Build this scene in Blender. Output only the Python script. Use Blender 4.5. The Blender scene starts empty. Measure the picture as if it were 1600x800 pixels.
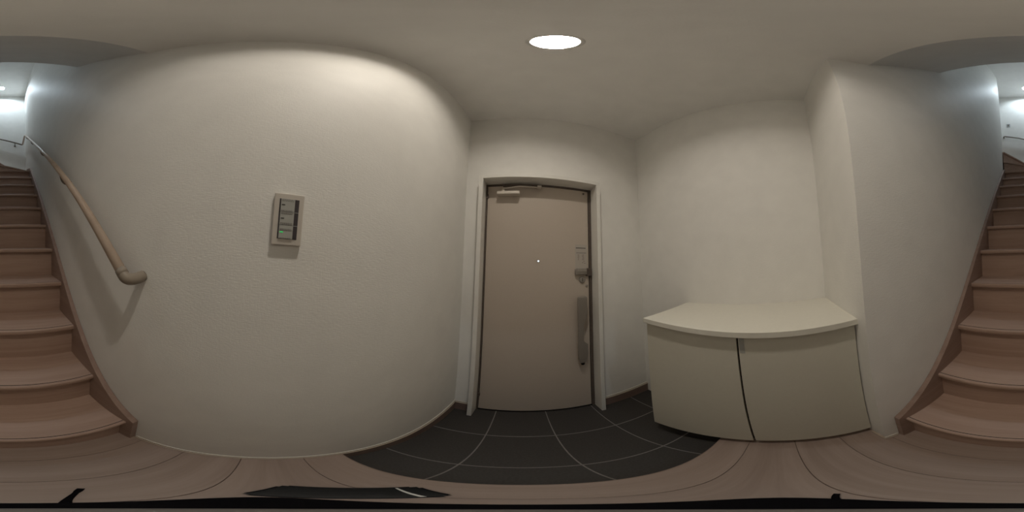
import bpy, bmesh, math, random
from mathutils import Vector, Matrix

random.seed(7)
scene = bpy.context.scene
C = scene.collection
PI = math.pi
EYE = 1.2                                   # camera height above the wooden floor

# ---------------------------------------------------------------- camera
cam = bpy.data.cameras.new('camera')
cam.type = 'PANO'
cam.panorama_type = 'EQUIRECTANGULAR'
cam.latitude_min, cam.latitude_max = -PI / 2, PI / 2
cam.longitude_min, cam.longitude_max = -PI, PI
cam.clip_start = 0.01
cam_ob = bpy.data.objects.new('camera', cam)
C.objects.link(cam_ob)
YAW, PITCH, ROLL = 0.0580, 0.0777, -0.0226
Rm = (Matrix.Rotation(YAW, 4, 'Z') @ Matrix.Rotation(PITCH, 4, 'X') @ Matrix.Rotation(ROLL, 4, 'Y')
      @ Matrix.Rotation(PI / 2, 4, 'X'))
cam_ob.matrix_world = Matrix.Translation((0, 0, EYE)) @ Rm
scene.camera = cam_ob

# ---------------------------------------------------------------- world and exposure
world = bpy.data.worlds.new('world')
scene.world = world
world.use_nodes = True
world.node_tree.nodes['Background'].inputs[0].default_value = (0.5, 0.5, 0.5, 1)
world.node_tree.nodes['Background'].inputs[1].default_value = 0.0
scene.view_settings.view_transform = 'Standard'
scene.view_settings.look = 'None'
scene.view_settings.gamma = 1.0
scene.view_settings.use_curve_mapping = False
scene.view_settings.exposure = 0.0
ENTRY_LAMP = (378.0, (1.0, 0.915, 0.80))      # strength and colour of the hall downlight
LANDING_LAMP = (860.0, (0.75, 0.89, 1.0))    # strength and colour of the landing downlight

# ---------------------------------------------------------------- measures (metres, z = 0 on the wooden floor)
XL, XR, XA = -0.3886, 0.4766, 0.9398        # left wall, right stair wall, back wall of the alcove
YE, YD, YF = -0.2654, 1.0424, -3.65         # end wall of the alcove, door wall, far wall of the landing
ZC, ZC2 = 2.583, 5.80                       # ceilings
ZT = -0.1008                                # tiled floor of the entry
YW = 0.3017                                 # edge of the wooden floor
YP = -2.80                                  # end of the right stair wall (pivot of the winders)
XEND = 1.9
DX0, DX1, DZ = -0.2546, 0.4969, 1.8185      # door opening
YDF, YDL = 0.977, 1.083                     # front of the door frame, face of the door leaf
LAMP1 = (0.05, 0.245)
LAMP2 = (0.058, -3.29)
RUN, RISE, SY = 0.2435, 0.2300, -0.3583


# ---------------------------------------------------------------- helpers
def mesh_obj(name, bm, m, parent=None, smooth=False):
    me = bpy.data.meshes.new(name)
    bmesh.ops.recalc_face_normals(bm, faces=bm.faces[:])
    bm.to_mesh(me)
    bm.free()
    if smooth:
        for p in me.polygons:
            p.use_smooth = True
    me.materials.append(m)
    o = bpy.data.objects.new(name, me)
    C.objects.link(o)
    if parent is not None:
        o.parent = parent
        if parent.parent is None:
            o.matrix_parent_inverse = Matrix.Translation(-parent.location)
    return o


def empty(name, loc=(0, 0, 0)):
    o = bpy.data.objects.new(name, None)
    o.location = loc
    o.empty_display_size = 0.05
    C.objects.link(o)
    return o


def tag(o, label, cat, group=None):
    o['label'] = label
    o['category'] = cat
    if group:
        o['group'] = group
    return o


def struct(o, label=None):
    o['kind'] = 'structure'
    if label:
        o['label'] = label
    return o


def add_box(bm, x0, x1, y0, y1, z0, z1, bevel=0.0, seg=2):
    b = bmesh.new()
    bmesh.ops.create_cube(b, size=1)
    for v in b.verts:
        v.co = Vector(((x0 + x1) / 2 + v.co.x * (x1 - x0), (y0 + y1) / 2 + v.co.y * (y1 - y0),
                       (z0 + z1) / 2 + v.co.z * (z1 - z0)))
    if bevel > 0:
        bmesh.ops.bevel(b, geom=b.edges[:], offset=bevel, segments=seg, affect='EDGES', profile=0.6)
    t = bpy.data.meshes.new('t')
    b.to_mesh(t)
    b.free()
    bm.from_mesh(t)
    bpy.data.meshes.remove(t)
    return bm


def box(name, x0, x1, y0, y1, z0, z1, m, parent=None, bevel=0.0, seg=2):
    return mesh_obj(name, add_box(bmesh.new(), x0, x1, y0, y1, z0, z1, bevel, seg), m, parent)


def add_prism(bm, poly, axis, a, b):
    """poly: 2-D points in the plane normal to axis; extruded from a to b."""
    def p3(p, t):
        if axis == 'x':
            return (t, p[0], p[1])
        if axis == 'y':
            return (p[0], t, p[1])
        return (p[0], p[1], t)
    A = [bm.verts.new(p3(p, a)) for p in poly]
    B = [bm.verts.new(p3(p, b)) for p in poly]
    n = len(poly)
    bm.faces.new(A)
    bm.faces.new(B[::-1])
    for i in range(n):
        bm.faces.new((A[i], B[i], B[(i + 1) % n], A[(i + 1) % n]))
    return bm


def prism(name, poly, axis, a, b, m, parent=None, bevel=0.0):
    bm = add_prism(bmesh.new(), poly, axis, a, b)
    if bevel:
        bmesh.ops.recalc_face_normals(bm, faces=bm.faces[:])
        bmesh.ops.bevel(bm, geom=bm.edges[:], offset=bevel, segments=2, affect='EDGES', profile=0.6)
    return mesh_obj(name, bm, m, parent)


def add_tube(bm, pts, r, seg=16, radii=None):
    pts = [Vector(p) for p in pts]
    n = len(pts)
    rings = []
    up = Vector((0.13, 0.2, 1)).normalized()
    prev = None
    for i, p in enumerate(pts):
        t = (pts[min(i + 1, n - 1)] - pts[max(i - 1, 0)]).normalized()
        if prev is None:
            s = t.cross(up).normalized()
        else:
            s = (prev - t * prev.dot(t)).normalized()
        prev = s
        w = t.cross(s)
        rr = radii[i] if radii else r
        rings.append([bm.verts.new(p + (s * math.cos(2 * PI * k / seg) + w * math.sin(2 * PI * k / seg)) * rr)
                      for k in range(seg)])
    for i in range(n - 1):
        for k in range(seg):
            bm.faces.new((rings[i][k], rings[i][(k + 1) % seg], rings[i + 1][(k + 1) % seg], rings[i + 1][k]))
    bm.faces.new(rings[0][::-1])
    bm.faces.new(rings[-1])
    return bm


def tube(name, pts, r, m, parent=None, seg=16, radii=None):
    return mesh_obj(name, add_tube(bmesh.new(), pts, r, seg, radii), m, parent, smooth=True)


def arc_pts(a, b, c, n=8):
    """quadratic curve a -> c with control b"""
    a, b, c = Vector(a), Vector(b), Vector(c)
    return [a * (1 - t) ** 2 + b * 2 * t * (1 - t) + c * t * t for t in [i / n for i in range(n + 1)]]


def lathe(name, prof, centre, m, parent=None, seg=32, axis='z', cap=True):
    """prof: (radius, height) list turned round an axis through centre"""
    bm = bmesh.new()
    rings = []
    for r, h in prof:
        ring = []
        for k in range(seg):
            c, s = math.cos(2 * PI * k / seg) * r, math.sin(2 * PI * k / seg) * r
            d = (c, s, h) if axis == 'z' else ((c, h, s) if axis == 'y' else (h, c, s))
            ring.append(bm.verts.new(Vector(centre) + Vector(d)))
        rings.append(ring)
    for i in range(len(rings) - 1):
        for k in range(seg):
            bm.faces.new((rings[i][k], rings[i][(k + 1) % seg], rings[i + 1][(k + 1) % seg], rings[i + 1][k]))
    if cap and prof[0][0] > 1e-6:
        bm.faces.new(rings[0])
    if cap and prof[-1][0] > 1e-6:
        bm.faces.new(rings[-1])
    bmesh.ops.remove_doubles(bm, verts=bm.verts[:], dist=1e-6)
    return mesh_obj(name, bm, m, parent, smooth=True)


# ---------------------------------------------------------------- materials
def new_mat(name, col, rough=0.6, spec=0.3, metal=0.0):
    m = bpy.data.materials.new(name)
    m.use_nodes = True
    b = m.node_tree.nodes['Principled BSDF']
    b.inputs['Base Color'].default_value = (*col, 1)
    b.inputs['Roughness'].default_value = rough
    b.inputs['Specular IOR Level'].default_value = spec
    b.inputs['Metallic'].default_value = metal
    return m


def nd(m, t):
    return m.node_tree.nodes.new(t)


def lk(m, a, b):
    m.node_tree.links.new(a, b)


def speckle(m, col, scale, amount, detail=6, stretch=(1, 1, 1), bump=0.0, bump_scale=None):
    """vary the base colour a little by noise and add fine relief"""
    b = m.node_tree.nodes['Principled BSDF']
    tc, mp, nz, rp = nd(m, 'ShaderNodeTexCoord'), nd(m, 'ShaderNodeMapping'), nd(m, 'ShaderNodeTexNoise'), nd(m, 'ShaderNodeValToRGB')
    mp.inputs['Scale'].default_value = stretch
    nz.inputs['Scale'].default_value = scale
    nz.inputs['Detail'].default_value = detail
    lk(m, tc.outputs['Object'], mp.inputs['Vector'])
    lk(m, mp.outputs['Vector'], nz.inputs['Vector'])
    lk(m, nz.outputs['Fac'], rp.inputs['Fac'])
    e = rp.color_ramp.elements
    e[0].position, e[1].position = 0.25, 0.75
    e[0].color = (*[c * (1 - amount) for c in col], 1)
    e[1].color = (*[min(1, c * (1 + amount)) for c in col], 1)
    lk(m, rp.outputs['Color'], b.inputs['Base Color'])
    if bump:
        n2, bp = nd(m, 'ShaderNodeTexNoise'), nd(m, 'ShaderNodeBump')
        n2.inputs['Scale'].default_value = bump_scale or scale
        n2.inputs['Detail'].default_value = 4
        lk(m, mp.outputs['Vector'], n2.inputs['Vector'])
        bp.inputs['Strength'].default_value = bump
        bp.inputs['Distance'].default_value = 0.002
        lk(m, n2.outputs['Fac'], bp.inputs['Height'])
        lk(m, bp.outputs['Normal'], b.inputs['Normal'])
    return m


def wallpaper(name, col, strength=0.35):
    """vinyl wallpaper with a fine woven relief of short horizontal threads"""
    m = new_mat(name, col, 0.62, 0.25)
    b = m.node_tree.nodes['Principled BSDF']
    tc = nd(m, 'ShaderNodeTexCoord')
    mp = nd(m, 'ShaderNodeMapping')
    mp.inputs['Scale'].default_value = (70, 70, 330)
    n1 = nd(m, 'ShaderNodeTexNoise')
    n1.inputs['Scale'].default_value = 1.0
    n1.inputs['Detail'].default_value = 3
    lk(m, tc.outputs['Object'], mp.inputs['Vector'])
    lk(m, mp.outputs['Vector'], n1.inputs['Vector'])
    mp2 = nd(m, 'ShaderNodeMapping')
    mp2.inputs['Scale'].default_value = (300, 300, 90)
    n2 = nd(m, 'ShaderNodeTexNoise')
    n2.inputs['Scale'].default_value = 1.0
    n2.inputs['Detail'].default_value = 2
    lk(m, tc.outputs['Object'], mp2.inputs['Vector'])
    lk(m, mp2.outputs['Vector'], n2.inputs['Vector'])
    ad = nd(m, 'ShaderNodeMath')
    ad.operation = 'MULTIPLY_ADD'
    ad.inputs[1].default_value = 0.5
    lk(m, n2.outputs['Fac'], ad.inputs[0])
    lk(m, n1.outputs['Fac'], ad.inputs[2])
    bp = nd(m, 'ShaderNodeBump')
    bp.inputs['Strength'].default_value = strength
    bp.inputs['Distance'].default_value = 0.0015
    lk(m, ad.outputs[0], bp.inputs['Height'])
    lk(m, bp.outputs['Normal'], b.inputs['Normal'])
    # the faintest mottling of the paper
    n3, rp = nd(m, 'ShaderNodeTexNoise'), nd(m, 'ShaderNodeValToRGB')
    n3.inputs['Scale'].default_value = 9
    n3.inputs['Detail'].default_value = 8
    lk(m, tc.outputs['Object'], n3.inputs['Vector'])
    e = rp.color_ramp.elements
    e[0].position, e[1].position = 0.3, 0.7
    e[0].color = (*[c * 0.975 for c in col], 1)
    e[1].color = (*[c * 1.02 for c in col], 1)
    lk(m, n3.outputs['Fac'], rp.inputs['Fac'])
    lk(m, rp.outputs['Color'], b.inputs['Base Color'])
    return m


def wood(name, c_dark, c_light, axis='x', rough=0.45, fine=1.0):
    """printed wood with long grain along axis; colour shifts from piece to piece"""
    m = new_mat(name, c_light, rough, 0.35)
    b = m.node_tree.nodes['Principled BSDF']
    tc, mp = nd(m, 'ShaderNodeTexCoord'), nd(m, 'ShaderNodeMapping')
    sc = {'x': (1.3, 26, 26), 'y': (26, 1.3, 26), 'z': (26, 26, 1.3)}[axis]
    mp.inputs['Scale'].default_value = [s * fine for s in sc]
    oi = nd(m, 'ShaderNodeObjectInfo')
    vm = nd(m, 'ShaderNodeVectorMath')
    vm.operation = 'SCALE'
    vm.inputs[0].default_value = (13.7, 7.1, 3.3)
    lk(m, oi.outputs['Random'], vm.inputs['Scale'])
    va = nd(m, 'ShaderNodeVectorMath')
    va.operation = 'ADD'
    lk(m, tc.outputs['Object'], va.inputs[0])
    lk(m, vm.outputs['Vector'], va.inputs[1])
    lk(m, va.outputs['Vector'], mp.inputs['Vector'])
    n1, n2 = nd(m, 'ShaderNodeTexNoise'), nd(m, 'ShaderNodeTexNoise')
    n1.inputs['Scale'].default_value = 0.8
    n1.inputs['Detail'].default_value = 5
    n1.inputs['Distortion'].default_value = 0.6
    n2.inputs['Scale'].default_value = 5.5
    n2.inputs['Detail'].default_value = 3
    lk(m, mp.outputs['Vector'], n1.inputs['Vector'])
    lk(m, mp.outputs['Vector'], n2.inputs['Vector'])
    mx = nd(m, 'ShaderNodeMath')
    mx.operation = 'MULTIPLY_ADD'
    mx.inputs[1].default_value = 0.35
    lk(m, n2.outputs['Fac'], mx.inputs[0])
    lk(m, n1.outputs['Fac'], mx.inputs[2])
    rp = nd(m, 'ShaderNodeValToRGB')
    e = rp.color_ramp.elements
    e[0].position, e[1].position = 0.42, 0.95
    e[0].color, e[1].color = (*c_dark, 1), (*c_light, 1)
    lk(m, mx.outputs[0], rp.inputs['Fac'])
    lk(m, rp.outputs['Color'], b.inputs['Base Color'])
    bp = nd(m, 'ShaderNodeBump')
    bp.inputs['Strength'].default_value = 0.08
    bp.inputs['Distance'].default_value = 0.001
    lk(m, n2.outputs['Fac'], bp.inputs['Height'])
    lk(m, bp.outputs['Normal'], b.inputs['Normal'])
    return m


def emit(name, col, strength):
    m = bpy.data.materials.new(name)
    m.use_nodes = True
    nt = m.node_tree
    nt.nodes.remove(nt.nodes['Principled BSDF'])
    e = nt.nodes.new('ShaderNodeEmission')
    e.inputs[0].default_value = (*col, 1)
    e.inputs[1].default_value = strength
    nt.links.new(e.outputs[0], nt.nodes['Material Output'].inputs[0])
    return m


M = dict(
    wall=wallpaper('wallpaper', (0.885, 0.87, 0.83)),
    ceil=wallpaper('ceiling_paper', (0.91, 0.895, 0.865), 0.25),
    trim=new_mat('white_trim', (0.64, 0.60, 0.54), 0.4, 0.4),
    tan=new_mat('tan_trim', (0.42, 0.34, 0.27), 0.45, 0.35),
    frame=speckle(new_mat('frame_white', (0.82, 0.80, 0.75), 0.4, 0.4), (0.82, 0.80, 0.75), 30, 0.02),
    door=speckle(new_mat('door_beige', (0.56, 0.485, 0.41), 0.45, 0.4), (0.56, 0.485, 0.41), 220, 0.03, bump=0.04),
    dark=speckle(new_mat('dark_brown_steel', (0.115, 0.090, 0.075), 0.45, 0.4), (0.115, 0.090, 0.075), 60, 0.1),
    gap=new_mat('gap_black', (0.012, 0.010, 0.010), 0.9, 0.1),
    tile=speckle(new_mat('dark_tile', (0.043, 0.039, 0.036), 0.55, 0.35), (0.043, 0.039, 0.036), 160, 0.22, bump=0.12, bump_scale=260),
    grout=speckle(new_mat('grout_grey', (0.225, 0.21, 0.20), 0.9, 0.1), (0.225, 0.21, 0.20), 120, 0.12),
    floor=wood('floor_wood', (0.285, 0.21, 0.172), (0.375, 0.287, 0.24)),
    stair=wood('stair_wood', (0.395, 0.265, 0.205), (0.50, 0.355, 0.28)),
    stringer=wood('stringer_wood', (0.27, 0.18, 0.145), (0.37, 0.26, 0.21), 'y'),
    kick=wood('baseboard_wood', (0.20, 0.14, 0.12), (0.27, 0.19, 0.16)),
    kicky=wood('baseboard_wood_long', (0.20, 0.14, 0.12), (0.27, 0.19, 0.16), 'y'),
    rail=wood('rail_wood', (0.47, 0.37, 0.29), (0.60, 0.485, 0.39), 'y', 0.38, 0.5),
    resin=new_mat('rail_resin', (0.29, 0.245, 0.195), 0.45, 0.4),
    bracket=speckle(new_mat('bracket_bronze', (0.20, 0.165, 0.13), 0.4, 0.5, 0.4), (0.20, 0.165, 0.13), 80, 0.08),
    counter=speckle(new_mat('counter_white', (0.76, 0.735, 0.65), 0.42, 0.35), (0.76, 0.735, 0.65), 60, 0.015),
    cab=speckle(new_mat('cabinet_cream', (0.66, 0.635, 0.545), 0.5, 0.3), (0.66, 0.635, 0.545), 60, 0.015),
    steel=speckle(new_mat('brushed_steel', (0.36, 0.33, 0.30), 0.38, 0.5, 0.55), (0.36, 0.33, 0.30), 90, 0.06, stretch=(6, 6, 0.4)),
    plate=new_mat('plate_cream', (0.62, 0.57, 0.51), 0.3, 0.5),
    panel=new_mat('panel_grey', (0.43, 0.43, 0.40), 0.35, 0.4),
    insert=new_mat('insert_dark', (0.045, 0.035, 0.04), 0.25, 0.5),
    ink=new_mat('ink_dark', (0.05, 0.045, 0.045), 0.6, 0.2),
    inkgrey=new_mat('ink_grey', (0.20, 0.185, 0.175), 0.6, 0.2),
    inkpink=new_mat('ink_pink', (0.30, 0.24, 0.22), 0.6, 0.2),
    paper=new_mat('sticker_paper', (0.50, 0.455, 0.40), 0.5, 0.3),
    closer=new_mat('closer_silver', (0.66, 0.60, 0.53), 0.35, 0.5, 0.1),
    black=new_mat('stand_black', (0.006, 0.0055, 0.007), 0.75, 0.04),
    gloss=new_mat('gloss_black', (0.009, 0.010, 0.011), 0.2, 0.10),
    silver=new_mat('silver_band', (0.42, 0.42, 0.40), 0.35, 0.4, 0.2),
    grey=new_mat('nadir_fill_grey', (0.20, 0.185, 0.17), 0.5, 0.3),
    lampwhite=new_mat('lamp_white', (0.80, 0.79, 0.76), 0.4, 0.4),
    socket=new_mat('socket_plate', (0.42, 0.44, 0.45), 0.4, 0.4),
)
M['lamp1'] = emit('hall_lamp_glow', ENTRY_LAMP[1], ENTRY_LAMP[0])
M['lamp2'] = emit('landing_lamp_glow', LANDING_LAMP[1], LANDING_LAMP[0])
M['led'] = emit('green_led', (0.05, 0.9, 0.2), 0.55)
M['peep'] = emit('daylight_in_peephole', (0.8, 0.92, 1.0), 2.5)

# ================================================================ structure
struct(box('wall_left', XL - 0.06, XL, YF - 0.06, YD + 0.12, ZT - 0.03, ZC2 + 0.05, M['wall']))
struct(box('wall_right', XR, XEND, YP, YE, 0.0, ZC2 + 0.05, M['wall']))
struct(box('wall_alcove', XA, XA + 0.06, YE, YD + 0.12, ZT - 0.03, ZC + 0.05, M['wall']))
struct(box('wall_far', XL, XEND, YF - 0.06, YF, 0.9, ZC2 + 0.05, M['wall']))
struct(box('wall_end', XEND, XEND + 0.06, YF, YP, 1.5, ZC2 + 0.05, M['wall']))
bm = bmesh.new()
add_box(bm, XL, DX0 - 0.015, YD, YD + 0.12, ZT - 0.03, ZC + 0.05)
add_box(bm, DX1 + 0.015, XA, YD, YD + 0.12, ZT - 0.03, ZC + 0.05)
add_box(bm, DX0 - 0.015, DX1 + 0.015, YD, YD + 0.12, DZ + 0.015, ZC + 0.05)
struct(mesh_obj('wall_door', bm, M['wall']))


def ceiling_with_hole(name, rects, z, lamp, r, m, thick=0.03):
    """rects: list of (x0, x1, y0, y1); the first one carries the round hole"""
    bm = bmesh.new()
    q, n = 0.12, 48
    lx, ly = lamp
    inner, outer = [], []
    for k in range(n):
        c, s_ = math.cos(2 * PI * (k + 0.5) / n), math.sin(2 * PI * (k + 0.5) / n)
        f = q / max(abs(c), abs(s_))
        inner.append((lx + r * c, ly + r * s_))
        outer.append((lx + f * c, ly + f * s_))
    polys = []
    for k in range(n):
        j = (k + 1) % n
        o0, o1 = outer[k], outer[j]
        p = [inner[k], o0, o1, inner[j]]
        if abs(abs(o0[0] - lx) - q) < 1e-6 and abs(abs(o1[1] - ly) - q) < 1e-6 or abs(abs(o0[1] - ly) - q) < 1e-6 and abs(abs(o1[0] - lx) - q) < 1e-6:
            cx = lx + math.copysign(q, o0[0] + o1[0] - 2 * lx)
            cy = ly + math.copysign(q, o0[1] + o1[1] - 2 * ly)
            if max(abs(o0[0] - o1[0]), abs(o0[1] - o1[1])) > 1e-6 and abs(o0[0] - o1[0]) > 1e-6 and abs(o0[1] - o1[1]) > 1e-6:
                p = [inner[k], o0, (cx, cy), o1, inner[j]]
        polys.append(p)
    x0, x1, y0, y1 = rects[0]
    for a0, a1, b0, b1 in [(x0, lx - q, y0, y1), (lx + q, x1, y0, y1), (lx - q, lx + q, y0, ly - q), (lx - q, lx + q, ly + q, y1)] + rects[1:]:
        polys.append([(a0, b0), (a1, b0), (a1, b1), (a0, b1)])
    for p in polys:
        bm.faces.new([bm.verts.new((x, y, z)) for x, y in p])
        bm.faces.new([bm.verts.new((x, y, z + thick)) for x, y in p])
    bmesh.ops.remove_doubles(bm, verts=bm.verts[:], dist=1e-5)
    return mesh_obj(name, bm, m)


YS, YS2, ZS2 = -0.425, -0.945, 3.105        # sloped soffit over the stairs
struct(ceiling_with_hole('ceiling', [(XL, XR, YS, YD), (XR, XA, YE, YD)], ZC, LAMP1, 0.056, M['ceil']))
struct(ceiling_with_hole('ceiling_landing', [(XL, XEND, YF, YP), (XL, XR, YP, YS2)], ZC2, LAMP2, 0.056, M['ceil']))
struct(prism('ceiling_slope', [(YS, ZC), (YS2, ZS2), (YS2, ZC2), (YS, ZC2)], 'x', XL, XR, M['ceil']))

# wooden floor: a base with planks laid across the hall
fl = struct(box('floor', XL, XA, -0.42, YW - 0.012, -0.098, -0.012, M['kick']))
seams = [YW, 0.19, 0.035, -0.125, -0.285, -0.42]
for a, b in zip(seams[:-1], seams[1:]):
    x1 = XR if b < -0.3 else XA
    if a == YW:      # front edge piece with a rounded nose that drops towards the tiles
        p = prism('nosing_board', [(a, -0.004), (a - 0.004, 0), (b + 0.0006, 0), (b + 0.0006, -0.012), (a - 0.012, -0.012),
                                   (a - 0.012, ZT + 0.001), (a, ZT + 0.001)], 'x', XL, XA, M['floor'], fl)
    else:
        box('plank', XL, x1, b + 0.0006, a - 0.0006, -0.012, 0, M['floor'], fl, bevel=0.0008, seg=1)

# tiled floor of the entry: grout bed and single tiles
ft = struct(box('floor_entry', XL, XA, YW - 0.012, YD + 0.16, ZT - 0.03, ZT - 0.0008, M['grout']))
gx = [XL - 0.01, -0.1266, 0.1695, 0.4656, 0.7617, XA + 0.01]
gy = [YW - 0.02, 0.4756, 0.7823, 1.089, YD + 0.16]
for i in range(5):
    for j in range(4):
        x0, x1 = max(XL, gx[i] + 0.0026), min(XA, gx[i + 1] - 0.0026)
        y0, y1 = max(YW - 0.011, gy[j] + 0.0026), gy[j + 1] - 0.0026
        if j == 3 and not (1 <= i <= 2 or i == 0):
            continue
        box('tile', x0, x1, y0, y1, ZT - 0.006, ZT, M['tile'], ft, bevel=0.0008, seg=1)

# baseboards: brown board against the tiles, slim pale strip along the wall on top of it and over the wood
struct(box('baseboard_left', XL, XL + 0.008, YW, YD, ZT, -0.001, M['kicky']))
struct(box('baseboard_door_left', XL + 0.008, DX0 - 0.03, YD - 0.008, YD, ZT, -0.001, M['kick']))
struct(box('baseboard_door_right', DX1 + 0.03, XA, YD - 0.008, YD, ZT, -0.001, M['kick']))
t1 = struct(box('trim_1', XL, XL + 0.006, -0.32, YD, 0.0, 0.022, M['trim'], bevel=0.001))
box('edge_strip', XL, XL + 0.012, -0.32, YD - 0.02, 0.0, 0.006, M['tan'], t1, bevel=0.001)
t2 = struct(box('trim_2', XL + 0.006, DX0 - 0.03, YD - 0.006, YD, 0.0, 0.022, M['trim'], bevel=0.001))
box('edge_strip', XL + 0.006, DX0 - 0.03, YD - 0.012, YD, -0.001, 0.005, M['tan'], t2, bevel=0.001)
t3 = struct(box('trim_3', DX1 + 0.03, XA, YD - 0.006, YD, 0.0, 0.022, M['trim'], bevel=0.001))
box('edge_strip', DX1 + 0.03, XA, YD - 0.012, YD, -0.001, 0.005, M['tan'], t3, bevel=0.001)
t4 = struct(box('trim_4', XR - 0.006, XR, -0.32, YE + 0.006, 0.0, 0.022, M['trim'], bevel=0.001))
box('edge_strip', XR - 0.011, XR, -0.32, YE + 0.011, 0.0, 0.006, M['tan'], t4, bevel=0.001)
box('edge_strip', XR, 0.56, YE, YE + 0.011, 0.0, 0.006, M['tan'], t4, bevel=0.001)

# door frame of the entrance
t5 = empty('trim_5', ((DX0 + DX1) / 2, YD, ZT))
struct(t5, 'white door frame round the beige entrance door')
FW = 0.028
for x0, x1 in ((DX0 - FW, DX0), (DX1, DX1 + FW)):
    box('jamb', x0, x1, YDF, YD + 0.11, ZT, DZ + FW, M['frame'], t5, bevel=0.003)
box('head', DX0, DX1, YDF, YD + 0.11, DZ, DZ + FW, M['frame'], t5, bevel=0.002)

# the entrance door
d = empty('door_1', ((DX0 + DX1) / 2, YDL, ZT))
struct(d, 'beige steel entrance door with vertical pull handle')
LX0, LX1, LZ0, LZ1 = DX0 + 0.012, 0.474, ZT + 0.014, DZ - 0.016
box('door_leaf', LX0, LX1, YDL, YDL + 0.04, LZ0, LZ1, M['door'], d, bevel=0.002)
box('steel_frame', DX0, LX0 - 0.002, YDL - 0.006, YDL + 0.05, ZT, DZ, M['dark'], d)
box('steel_frame', LX1 + 0.003, DX1, YDL - 0.006, YDL + 0.05, ZT, DZ, M['dark'], d)
box('steel_frame', LX0 - 0.002, LX1 + 0.003, YDL - 0.004, YDL + 0.05, LZ1 + 0.002, DZ, M['dark'], d)
box('threshold', LX0 - 0.002, LX1 + 0.003, YDL - 0.004, YDL + 0.05, ZT, ZT + 0.012, M['gap'], d)
box('hinge', LX0 - 0.006, LX0 + 0.006, YDL - 0.012, YDL, 1.70, 1.735, M['dark'], d, bevel=0.002)
box('hinge', LX0 - 0.006, LX0 + 0.006, YDL - 0.012, YDL, 0.10, 0.135, M['dark'], d, bevel=0.002)
box('catch', 0.432, 0.444, YDL - 0.010, YDL, 1.772, 1.782, M['dark'], d, bevel=0.002)
# peephole
pe = lathe('peephole', [(0.0095, 0), (0.0095, -0.003), (0.006, -0.0045), (0.004, -0.003), (0.0, -0.003)], (0.113, YDL, EYE + 0.053), M['steel'], d, 24, 'y')
lathe('peephole_lens', [(0.0052, -0.0046), (0.003, -0.0058), (0.0, -0.0062)], (0.113, YDL, EYE + 0.053), M['peep'], pe, 20, 'y')
# sticker with printed lines
st = box('sticker', 0.372, 0.462, YDL - 0.0006, YDL, 1.200, 1.375, M['paper'], d)
box('printed_line', 0.377, 0.452, YDL - 0.0011, YDL - 0.0006, 1.347, 1.352, M['ink'], st)
box('printed_line', 0.380, 0.454, YDL - 0.0011, YDL - 0.0006, 1.313, 1.317, M['inkgrey'], st)
bm = bmesh.new()
rnd = random.Random(3)
for r in range(5):
    z = 1.298 - r * 0.0085
    for cx, w in ((0.396, 0.016), (0.432, 0.020)):
        a = cx - w / 2 + rnd.uniform(0, 0.004)
        add_box(bm, a, cx + w / 2 - rnd.uniform(0, 0.005), YDL - 0.0011, YDL - 0.0006, z, z + 0.0042)
for x, z in ((0.424, 1.243), (0.440, 1.238), (0.434, 1.252)):
    add_box(bm, x, x + 0.008, YDL - 0.0011, YDL - 0.0006, z, z + 0.006)
mesh_obj('small_print', bm, M['inkpink'], st)['kind'] = 'stuff'
# thumb turn and chain bolt block
tt = box('thumb_turn', 0.366, 0.452, YDL - 0.022, YDL, 1.160, 1.200, M['steel'], d, bevel=0.005)
box('lock_bar', 0.372, 0.446, YDL - 0.034, YDL - 0.018, 1.180, 1.206, M['steel'], tt, bevel=0.004)
ck = box('bolt_keeper', 0.450, 0.492, YDL - 0.020, YDL, 1.150, 1.206, M['dark'], d, bevel=0.004)
# cylinder lock
lo = lathe('cylinder_lock', [(0.0235, 0), (0.0235, -0.005), (0.021, -0.008), (0.014, -0.009), (0.0, -0.009)], (0.422, YDL, 1.124), M['steel'], d, 32, 'y')
box('keyhole', 0.4195, 0.4245, YDL - 0.0105, YDL - 0.009, 1.112, 1.136, M['ink'], lo, bevel=0.0006)
lathe('lock_button', [(0.009, 0), (0.009, -0.004), (0.006, -0.006), (0, -0.006)], (0.456, YDL, 1.078), M['steel'], d, 20, 'y')
# long pull handle, wide at the ends and slim in the middle
hp = [(0.378, 1.009), (0.432, 1.009), (0.440, 1.000), (0.440, 0.900), (0.434, 0.850), (0.413, 0.800), (0.411, 0.675),
      (0.424, 0.655), (0.440, 0.640), (0.441, 0.560), (0.434, 0.515), (0.426, 0.480), (0.384, 0.480), (0.376, 0.530), (0.373, 0.620), (0.373, 1.000)]
hd = prism('door_handle', hp, 'y', YDL - 0.050, YDL - 0.030, M['steel'], d, bevel=0.004)
box('handle_post', 0.384, 0.425, YDL - 0.031, YDL, 0.93, 0.975, M['steel'], hd, bevel=0.004)
box('handle_post', 0.384, 0.425, YDL - 0.031, YDL, 0.50, 0.545, M['steel'], hd, bevel=0.004)
box('handle_plate', 0.385, 0.412, YDL - 0.006, YDL, 0.49, 0.985, M['steel'], hd, bevel=0.002)
lathe('handle_end_cap', [(0.0, 0.0), (0.012, -0.001), (0.014, -0.012), (0.010, -0.024), (0.0, -0.026)], (0.404, YDL - 0.038, 0.482), M['gap'], hd, 20, 'z')
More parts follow.
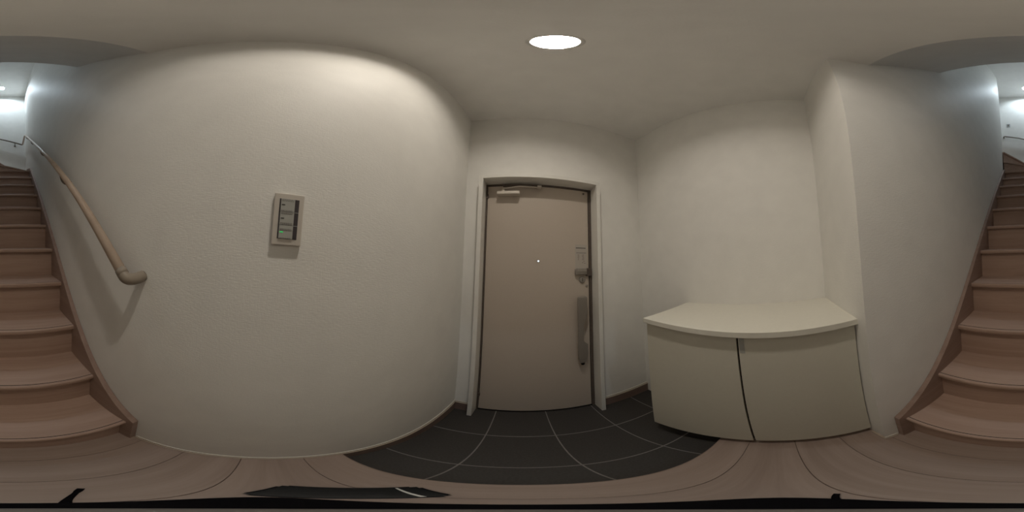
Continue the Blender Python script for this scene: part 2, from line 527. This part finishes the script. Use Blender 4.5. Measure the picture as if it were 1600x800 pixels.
# door closer: body on the leaf, folding arm to the head
cl = box('door_closer', -0.170, -0.020, YDL - 0.050, YDL, 1.714, 1.737, M['closer'], d, bevel=0.004)
lathe('closer_pivot', [(0.014, 0.0), (0.014, 0.018), (0.009, 0.022), (0.0, 0.022)], (-0.130, YDL - 0.025, 1.738), M['closer'], cl, 20)
tube('closer_arm', [(-0.130, YDL - 0.030, 1.765), (-0.02, YDL - 0.055, 1.770), (0.112, YDL - 0.034, 1.776)], 0.005, M['closer'], cl, 10)
box('closer_shoe', 0.098, 0.126, YDL - 0.044, YDL - 0.018, 1.772, 1.790, M['closer'], cl, bevel=0.003)
box('head_track', -0.135, 0.120, YDL - 0.030, YDL - 0.010, 1.790, 1.802, M['dark'], cl, bevel=0.002)

# ================================================================ shoe cabinet under the counter
ca = empty('shoe_cabinet', (0.72, 0.165, 0.067))
tag(ca, 'cream two-door shoe cabinet hung below a white counter in the alcove', 'cabinet')
CXF, CYL, CZT = 0.557, 0.5942, 0.9434
CZ0, CZ1 = 0.067, CZT - 0.024
YSM = 0.1619
bm = bmesh.new()
add_box(bm, CXF + 0.019, XA - 0.001, CYL - 0.016, CYL, CZ0, CZ1)
add_box(bm, CXF + 0.019, XA - 0.001, YE, YE + 0.018, CZ0, CZ1)
add_box(bm, CXF + 0.019, XA - 0.001, YE + 0.018, CYL - 0.016, CZ0, CZ0 + 0.018)
add_box(bm, XA - 0.008, XA - 0.001, YE + 0.018, CYL - 0.016, CZ0 + 0.018, CZ1)
mesh_obj('cabinet_body', bm, M['cab'], ca)
box('shadow_gap', CXF + 0.012, CXF + 0.024, YSM - 0.008, YSM + 0.012, CZ0 + 0.018, CZ1, M['gap'], ca)
box('cabinet_door', CXF, CXF + 0.018, YSM + 0.006, CYL, CZ0, CZ1 - 0.003, M['cab'], ca, bevel=0.0012)
box('cabinet_door', CXF, CXF + 0.018, YE + 0.005, YSM - 0.001, CZ0, CZ1 - 0.003, M['cab'], ca, bevel=0.0012)
box('door_catch', CXF - 0.0015, CXF + 0.0005, 0.139, 0.157, 0.838, CZ1 - 0.004, M['panel'], ca, bevel=0.0008)
box('side_gap_shade', CXF + 0.010, CXF + 0.019, YE + 0.0005, YE + 0.0045, CZ0, CZ1, M['gap'], ca)  # black strip that paints the shade in the slit beside the wall
tag(box('countertop', CXF - 0.022, XA, YE, CYL + 0.002, CZ1, CZT, M['counter'], bevel=0.0015),
    'white laminate countertop on the shoe cabinet beside the door', 'countertop')
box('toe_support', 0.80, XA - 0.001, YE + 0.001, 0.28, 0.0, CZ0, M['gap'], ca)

# ================================================================ stairs
stc = empty('staircase', (0.044, SY, 0))
tag(stc, 'brown wooden staircase climbing between two walls and winding at the top', 'staircase')
ZN = lambda n: n * RISE
YN = lambda n: SY - (n - 1) * RUN
TX0, TX1 = XL + 0.028, XR - 0.028


for n in range(1, 11):
    yf = YN(n)
    yb = YN(n + 1) - 0.030
    pr = [(yf - 0.006, ZN(n)), (yb, ZN(n)), (yb, ZN(n) - 0.030), (yf - 0.010, ZN(n) - 0.030), (yf - 0.002, ZN(n) - 0.026), (yf, ZN(n) - 0.016), (yf - 0.001, ZN(n) - 0.005)]
    tr = prism('tread', pr, 'x', TX0, TX1, M['stair'], stc)
    box('anti_slip_groove', TX0, TX1, yf - 0.019, yf - 0.0155, ZN(n) - 0.001, ZN(n) + 0.0004, M['gap'], tr)
    box('riser', TX0, TX1, yf - 0.042, yf - 0.030, ZN(n - 1), ZN(n) - 0.030, M['stair'], stc)
n = 11
box('riser', TX0, TX1, YN(n) - 0.042, YN(n) - 0.030, ZN(10), ZN(11) - 0.030, M['stair'], stc)


def winder(n, poly, f0, f1):
    """poly: plan outline; f0-f1: its front line, pushed forward for the nose; riser under the front line"""
    f0, f1 = Vector((*f0, 0)), Vector((*f1, 0))
    dr = (f1 - f0).normalized()
    cen = sum((Vector((*p, 0)) for p in poly), Vector()) / len(poly)
    nrm = Vector((-dr.y, dr.x, 0))
    if (cen - f0).dot(nrm) > 0:
        nrm = -nrm
    q = []
    for p in poly:
        v = Vector((*p, 0))
        if abs((v - f0).dot(nrm)) < 1e-5:
            v = v + nrm * 0.028
        q.append((min(max(v.x, XL + 0.001), XR - 0.001 if v.y > YP - 0.001 else XEND), max(v.y, YF + 0.001)))
    t = prism('winder_tread', q, 'z', ZN(n) - 0.030, ZN(n), M['stair'], stc, bevel=0.004)
    i0, i1 = f0 + dr * 0.02, f1 - dr * 0.02
    g0, g1 = i0 + nrm * 0.010, i1 + nrm * 0.010
    h0, h1 = i0 + nrm * 0.0065, i1 + nrm * 0.0065
    prism('anti_slip_groove', [(g0.x, g0.y), (g1.x, g1.y), (h1.x, h1.y), (h0.x, h0.y)], 'z', ZN(n) - 0.001, ZN(n) + 0.0004, M['gap'], t)
    b0, b1 = f0 - nrm * 0.012, f1 - nrm * 0.012
    if n > 11:
        e0, e1 = f0 + dr * 0.02, f1 - dr * 0.02
        b0, b1 = b0 + dr * 0.02, b1 - dr * 0.02
        prism('riser', [(e0.x, e0.y), (e1.x, e1.y), (b1.x, b1.y), (b0.x, b0.y)], 'z', ZN(n - 1), ZN(n) - 0.030, M['stair'], stc)


PV = (XR, YP - 0.002)
YL1 = YP - (XR - XL) * math.tan(math.radians(30))
XF2 = XR - (YP - YF) * math.tan(math.radians(30))
winder(11, [PV, (XL + 0.002, PV[1]), (XL + 0.002, YL1)], PV, (XL + 0.002, PV[1]))
winder(12, [PV, (XL + 0.002, YL1), (XL + 0.002, YF + 0.002), (XF2, YF + 0.002)], PV, (XL + 0.002, YL1))
XN = XR + 0.15
winder(13, [PV, (XF2, YF + 0.002), (XN + 0.03, YF + 0.002), (XN + 0.03, PV[1]), (XR - 0.0005, PV[1])], PV, (XF2, YF + 0.002))
for n in range(14, 18):
    xf = XN + (n - 14) * RUN
    t = box('tread', xf, xf + RUN + 0.03, YF + 0.002, YP - 0.002, ZN(n) - 0.03, ZN(n), M['stair'], stc, bevel=0.004)
    box('anti_slip_groove', xf + 0.016, xf + 0.0195, YF + 0.002, YP - 0.002, ZN(n) - 0.001, ZN(n) + 0.0004, M['gap'], t)
    box('riser', xf + 0.03, xf + 0.042, YF + 0.002, YP - 0.002, ZN(n - 1), ZN(n) - 0.03, M['stair'], stc)
# skirting boards (stringers) along both walls
SL = RISE / RUN
XS = XN + 4 * RUN
off = 0.058
YE0 = -0.326
line = lambda y: ZN(1) + SL * (SY - y) + off
for x0, x1, yend in ((XL + 0.001, XL + 0.028, YP), (XR - 0.028, XR - 0.001, YP + 0.002)):
    poly = [(YE0, 0.0), (YE0, line(YE0)), (yend, line(yend)), (yend, line(yend) - 0.42), (YE0 - 0.42 / SL * 0.62, 0.0)]
    s = prism('stringer', poly, 'x', x0, x1, M['stringer'], stc, bevel=0.0015)
prism('skirting', [(YP, line(YP) - 0.3), (YP, line(YP)), (YL1, ZN(12) + 0.055), (YF + 0.001, ZN(12) + 0.085), (YF + 0.001, ZN(11) - 0.1)], 'x', XL + 0.001, XL + 0.014, M['stringer'], stc)
prism('skirting', [(XL + 0.001, ZN(12) - 0.1), (XL + 0.001, ZN(12) + 0.06), (XF2, ZN(12) + 0.10), (XF2 + 0.01, ZN(13) + 0.02), (XN, ZN(13) + 0.03), (XS, ZN(13) + 0.12 + (XS - XN) * SL), (XS, ZN(13) + (XS - XN) * SL - 0.2), (XR, ZN(12))], 'y', YF + 0.001, YF + 0.014, M['stair'], stc)

# ================================================================ handrail
hr = empty('handrail', (XL, -0.35, EYE - 0.1))
tag(hr, 'pale wooden handrail running up the left stair wall and round the landing', 'handrail')
XH = XL + 0.066
rail_z = lambda y: EYE - 0.078 + 0.9265 * (-0.396 - y)
P0 = Vector((XH, -0.380, rail_z(-0.380)))
P1 = Vector((XH, -3.02, rail_z(-3.02)))
tube('rail', [P0, P0.lerp(P1, 0.5), P1], 0.0175, M['rail'], hr, 20)
el = arc_pts((XH, -0.382, rail_z(-0.382)), (XH + 0.006, -0.357, EYE - 0.118), (XL + 0.001, -0.356, EYE - 0.100), 12)
tube('wall_return', el, 0.0185, M['resin'], hr, 20)
tube('end_collar', [P0 + (P1 - P0).normalized() * -0.002, P0 + (P1 - P0).normalized() * 0.018], 0.0192, M['resin'], hr, 20)
Q = [P1, Vector((XH, -3.09, rail_z(-3.065))), Vector((XH, -3.16, rail_z(-3.10)))]
YH = YF + 0.066
K1 = Vector((XH + 0.01, YH, EYE + 2.472))
tube('corner_rail', Q + [Vector((XH, -3.5, EYE + 2.465)), Vector((XH + 0.003, YH + 0.02, EYE + 2.470)), K1], 0.0165, M['rail'], hr, 14)
tube('landing_rail', [K1, Vector((0.142, YH, EYE + 2.661)), Vector((0.273, YH, EYE + 2.716)), Vector((0.535, YH, EYE + 2.797)), Vector((0.560, YH - 0.012, EYE + 2.803)), Vector((0.572, YF + 0.001, EYE + 2.803))], 0.0165, M['bracket'], hr, 14)


def bracket(pos_rail, wall_pt, wall_n):
    pos_rail, wall_pt, wall_n = Vector(pos_rail), Vector(wall_pt), Vector(wall_n)
    b = tube('bracket', arc_pts(wall_pt + wall_n * 0.004, wall_pt + wall_n * 0.060 + Vector((0, 0, -0.02)), pos_rail + Vector((0, 0, -0.014)), 8), 0.0085, M['bracket'], hr, 10)
    bm = add_tube(bmesh.new(), [wall_pt, wall_pt + wall_n * 0.006], 0.021, 20)
    mesh_obj('bracket_plate', bm, M['bracket'], b)


for y in (-1.00, -1.64, -2.31, -2.9):
    bracket((XH, y, rail_z(y)), (XL, y, rail_z(y) - 0.075), (1, 0, 0))
bracket((-0.165, YH, EYE + 2.53), (-0.165, YF, EYE + 2.465), (0, 1, 0))

# ================================================================ wall fittings
sw = empty('switch_plate', (XL, 0.046, EYE + 0.086))
tag(sw, 'cream wall switch plate with three labelled rocker switches on the left wall', 'light switch')
PY0, PY1, PZ0, PZ1 = 0.0105, 0.0815, EYE + 0.0215, EYE + 0.1495
PWd, PHt = PY1 - PY0, PZ1 - PZ0
py = lambda f: PY0 + f * PWd
pz = lambda f: PZ1 - f * PHt
bm = add_box(bmesh.new(), XL, XL + 0.0105, PY0, PY1, PZ0, PZ1, 0.003, 3)
mesh_obj('cover_plate', bm, M['plate'], sw)
XI = XL + 0.0105
box('insert', XL + 0.006, XI + 0.0008, py(0.18), py(0.83), pz(0.885), pz(0.115), M['insert'], sw)
cuts = [0.12, 0.375, 0.63, 0.88]
rnd = random.Random(5)
for k in range(3):
    a, b = cuts[k], cuts[k + 1]
    rk = box('rocker_switch', XI, XI + 0.0028, py(0.225), py(0.685), pz(b - 0.002), pz(a + 0.002), M['panel'], sw, bevel=0.0006)
    bm = bmesh.new()
    for f in {0: (0.135, 0.16, 0.345, 0.362), 1: (0.385, 0.405, 0.415, 0.585, 0.60, 0.618), 2: (0.70, 0.715, 0.728, 0.865)}[k]:
        yy = 0.255
        while yy < 0.62:
            w = rnd.uniform(0.025, 0.07)
            add_box(bm, XI + 0.0028, XI + 0.0031, py(yy), py(min(yy + w, 0.64)), pz(f + 0.0085), pz(f))
            yy += w + 0.014
    mesh_obj('switch_lettering', bm, M['inkgrey'], rk)['kind'] = 'stuff'
    f = (0.232, 0.495, 0.752)[k]
    box('indicator', XI + 0.0028, XI + 0.0034, py(0.255), py(0.365), pz(f + 0.018), pz(f), M['led'] if k == 2 else M['ink'], rk)
    if k:
        box('divider', XI + 0.0008, XI + 0.0014, py(0.69), py(0.83), pz(a + 0.004), pz(a - 0.003), M['panel'], sw)

so = empty('wall_plate', (0.46, YF, EYE + 3.25))
tag(so, 'small pale wall plate above the landing rail on the far wall', 'wall plate')
box('cover_plate', 0.425, 0.495, YF, YF + 0.008, EYE + 3.19, EYE + 3.31, M['socket'], so, bevel=0.002)
box('insert', 0.445, 0.475, YF + 0.008, YF + 0.010, EYE + 3.215, EYE + 3.285, M['bracket'], so, bevel=0.001)


def downlight(x, y, z, glow, label):
    e = empty('ceiling_downlight', (x, y, z))
    tag(e, label, 'ceiling light', 'recessed ceiling downlights')
    r = 0.056
    lathe('trim_ring', [(r, 0.0), (r + 0.010, -0.002), (r + 0.011, -0.0005), (r + 0.011, 0.0)], (x, y, z), M['lampwhite'], e, 40, 'z', False)
    lathe('reflector', [(r - 0.0005, 0.0), (r - 0.001, 0.046), (r - 0.004, 0.050), (0.0, 0.050)], (x, y, z), M['lampwhite'], e, 40, 'z', False)
    lathe('diffuser', [(0.052, 0.042), (0.048, 0.039), (0.0, 0.037)], (x, y, z), glow, e, 40)
    return e


downlight(*LAMP1, ZC, M['lamp1'], 'round lit downlight in the hall ceiling near the entrance door')
downlight(*LAMP2, ZC2, M['lamp2'], 'round lit downlight in the high ceiling above the stair landing')

# ================================================================ things lying on the floor below the viewer
sb = empty('stand_base', (0.02, 0.09, 0))
tag(sb, 'black oval stand base with thin curved legs on the wooden floor', 'stand base')
CX, CY = 0.020, 0.090
pts = []
bm = bmesh.new()
rings = []
for r, h in ((1.0, 0.0), (1.0, 0.005), (0.96, 0.008), (0.30, 0.009)):
    rings.append([bm.verts.new((CX + 0.108 * r * math.cos(a), CY + 0.060 * r * math.sin(a), h)) for a in [2 * PI * k / 48 for k in range(48)]])
for i in range(3):
    for k in range(48):
        bm.faces.new((rings[i][k], rings[i][(k + 1) % 48], rings[i + 1][(k + 1) % 48], rings[i + 1][k]))
bm.faces.new(rings[0])
bm.faces.new(rings[-1])
mesh_obj('oval_plate', bm, M['black'], sb)
lathe('nadir_fill_disc', [(0.0225, 0.007), (0.0225, 0.012), (0.020, 0.014), (0.0, 0.014)], (CX, CY, 0), M['grey'], sb, 32)  # added grey disc standing in for the blank fill at the nadir
tube('leg', arc_pts((0.002, 0.040, 0.004), (-0.012, -0.004, 0.006), (-0.052, -0.062, 0.004), 8), 0.003, M['black'], sb, 10, [0.0034, 0.003, 0.003, 0.003, 0.003, 0.003, 0.003, 0.0045, 0.0045])
tube('leg', arc_pts((0.09, 0.066, 0.004), (0.12, 0.060, 0.005), (0.148, 0.046, 0.004), 8), 0.003, M['black'], sb, 10)

A, B = Vector((-0.178, 0.113, 0)), Vector((-0.092, 0.250, 0))
ab = (B - A).normalized()
pp = Vector((ab.y, -ab.x, 0))
cs = [A, B, B + pp * 0.082, A + pp * 0.082]
bm = add_prism(bmesh.new(), [(v.x, v.y) for v in cs], 'z', 0.0, 0.009)
bmesh.ops.recalc_face_normals(bm, faces=bm.faces[:])
vert_e = [e for e in bm.edges if abs(e.verts[0].co.z - e.verts[1].co.z) > 0.005]
bmesh.ops.bevel(bm, geom=vert_e, offset=0.012, segments=4, affect='EDGES')
pb = mesh_obj('glossy_pad', bm, M['black'])
tag(pb, 'glossy black flat rectangular pad lying on the wooden floor near the tiles', 'pad')
ins = [A + ab * 0.004 + pp * 0.004, B - ab * 0.004 + pp * 0.004, B - ab * 0.004 + pp * 0.078, A + ab * 0.004 + pp * 0.078]
prism('glass_face', [(v.x, v.y) for v in ins], 'z', 0.009, 0.0096, M['gloss'], pb)
q = [B - ab * 0.030 + pp * 0.006, B - ab * 0.027 + pp * 0.006, B - ab * 0.024 + pp * 0.076, B - ab * 0.029 + pp * 0.076]
prism('silver_band', [(v.x, v.y) for v in q], 'z', 0.0095, 0.0102, M['silver'], pb)
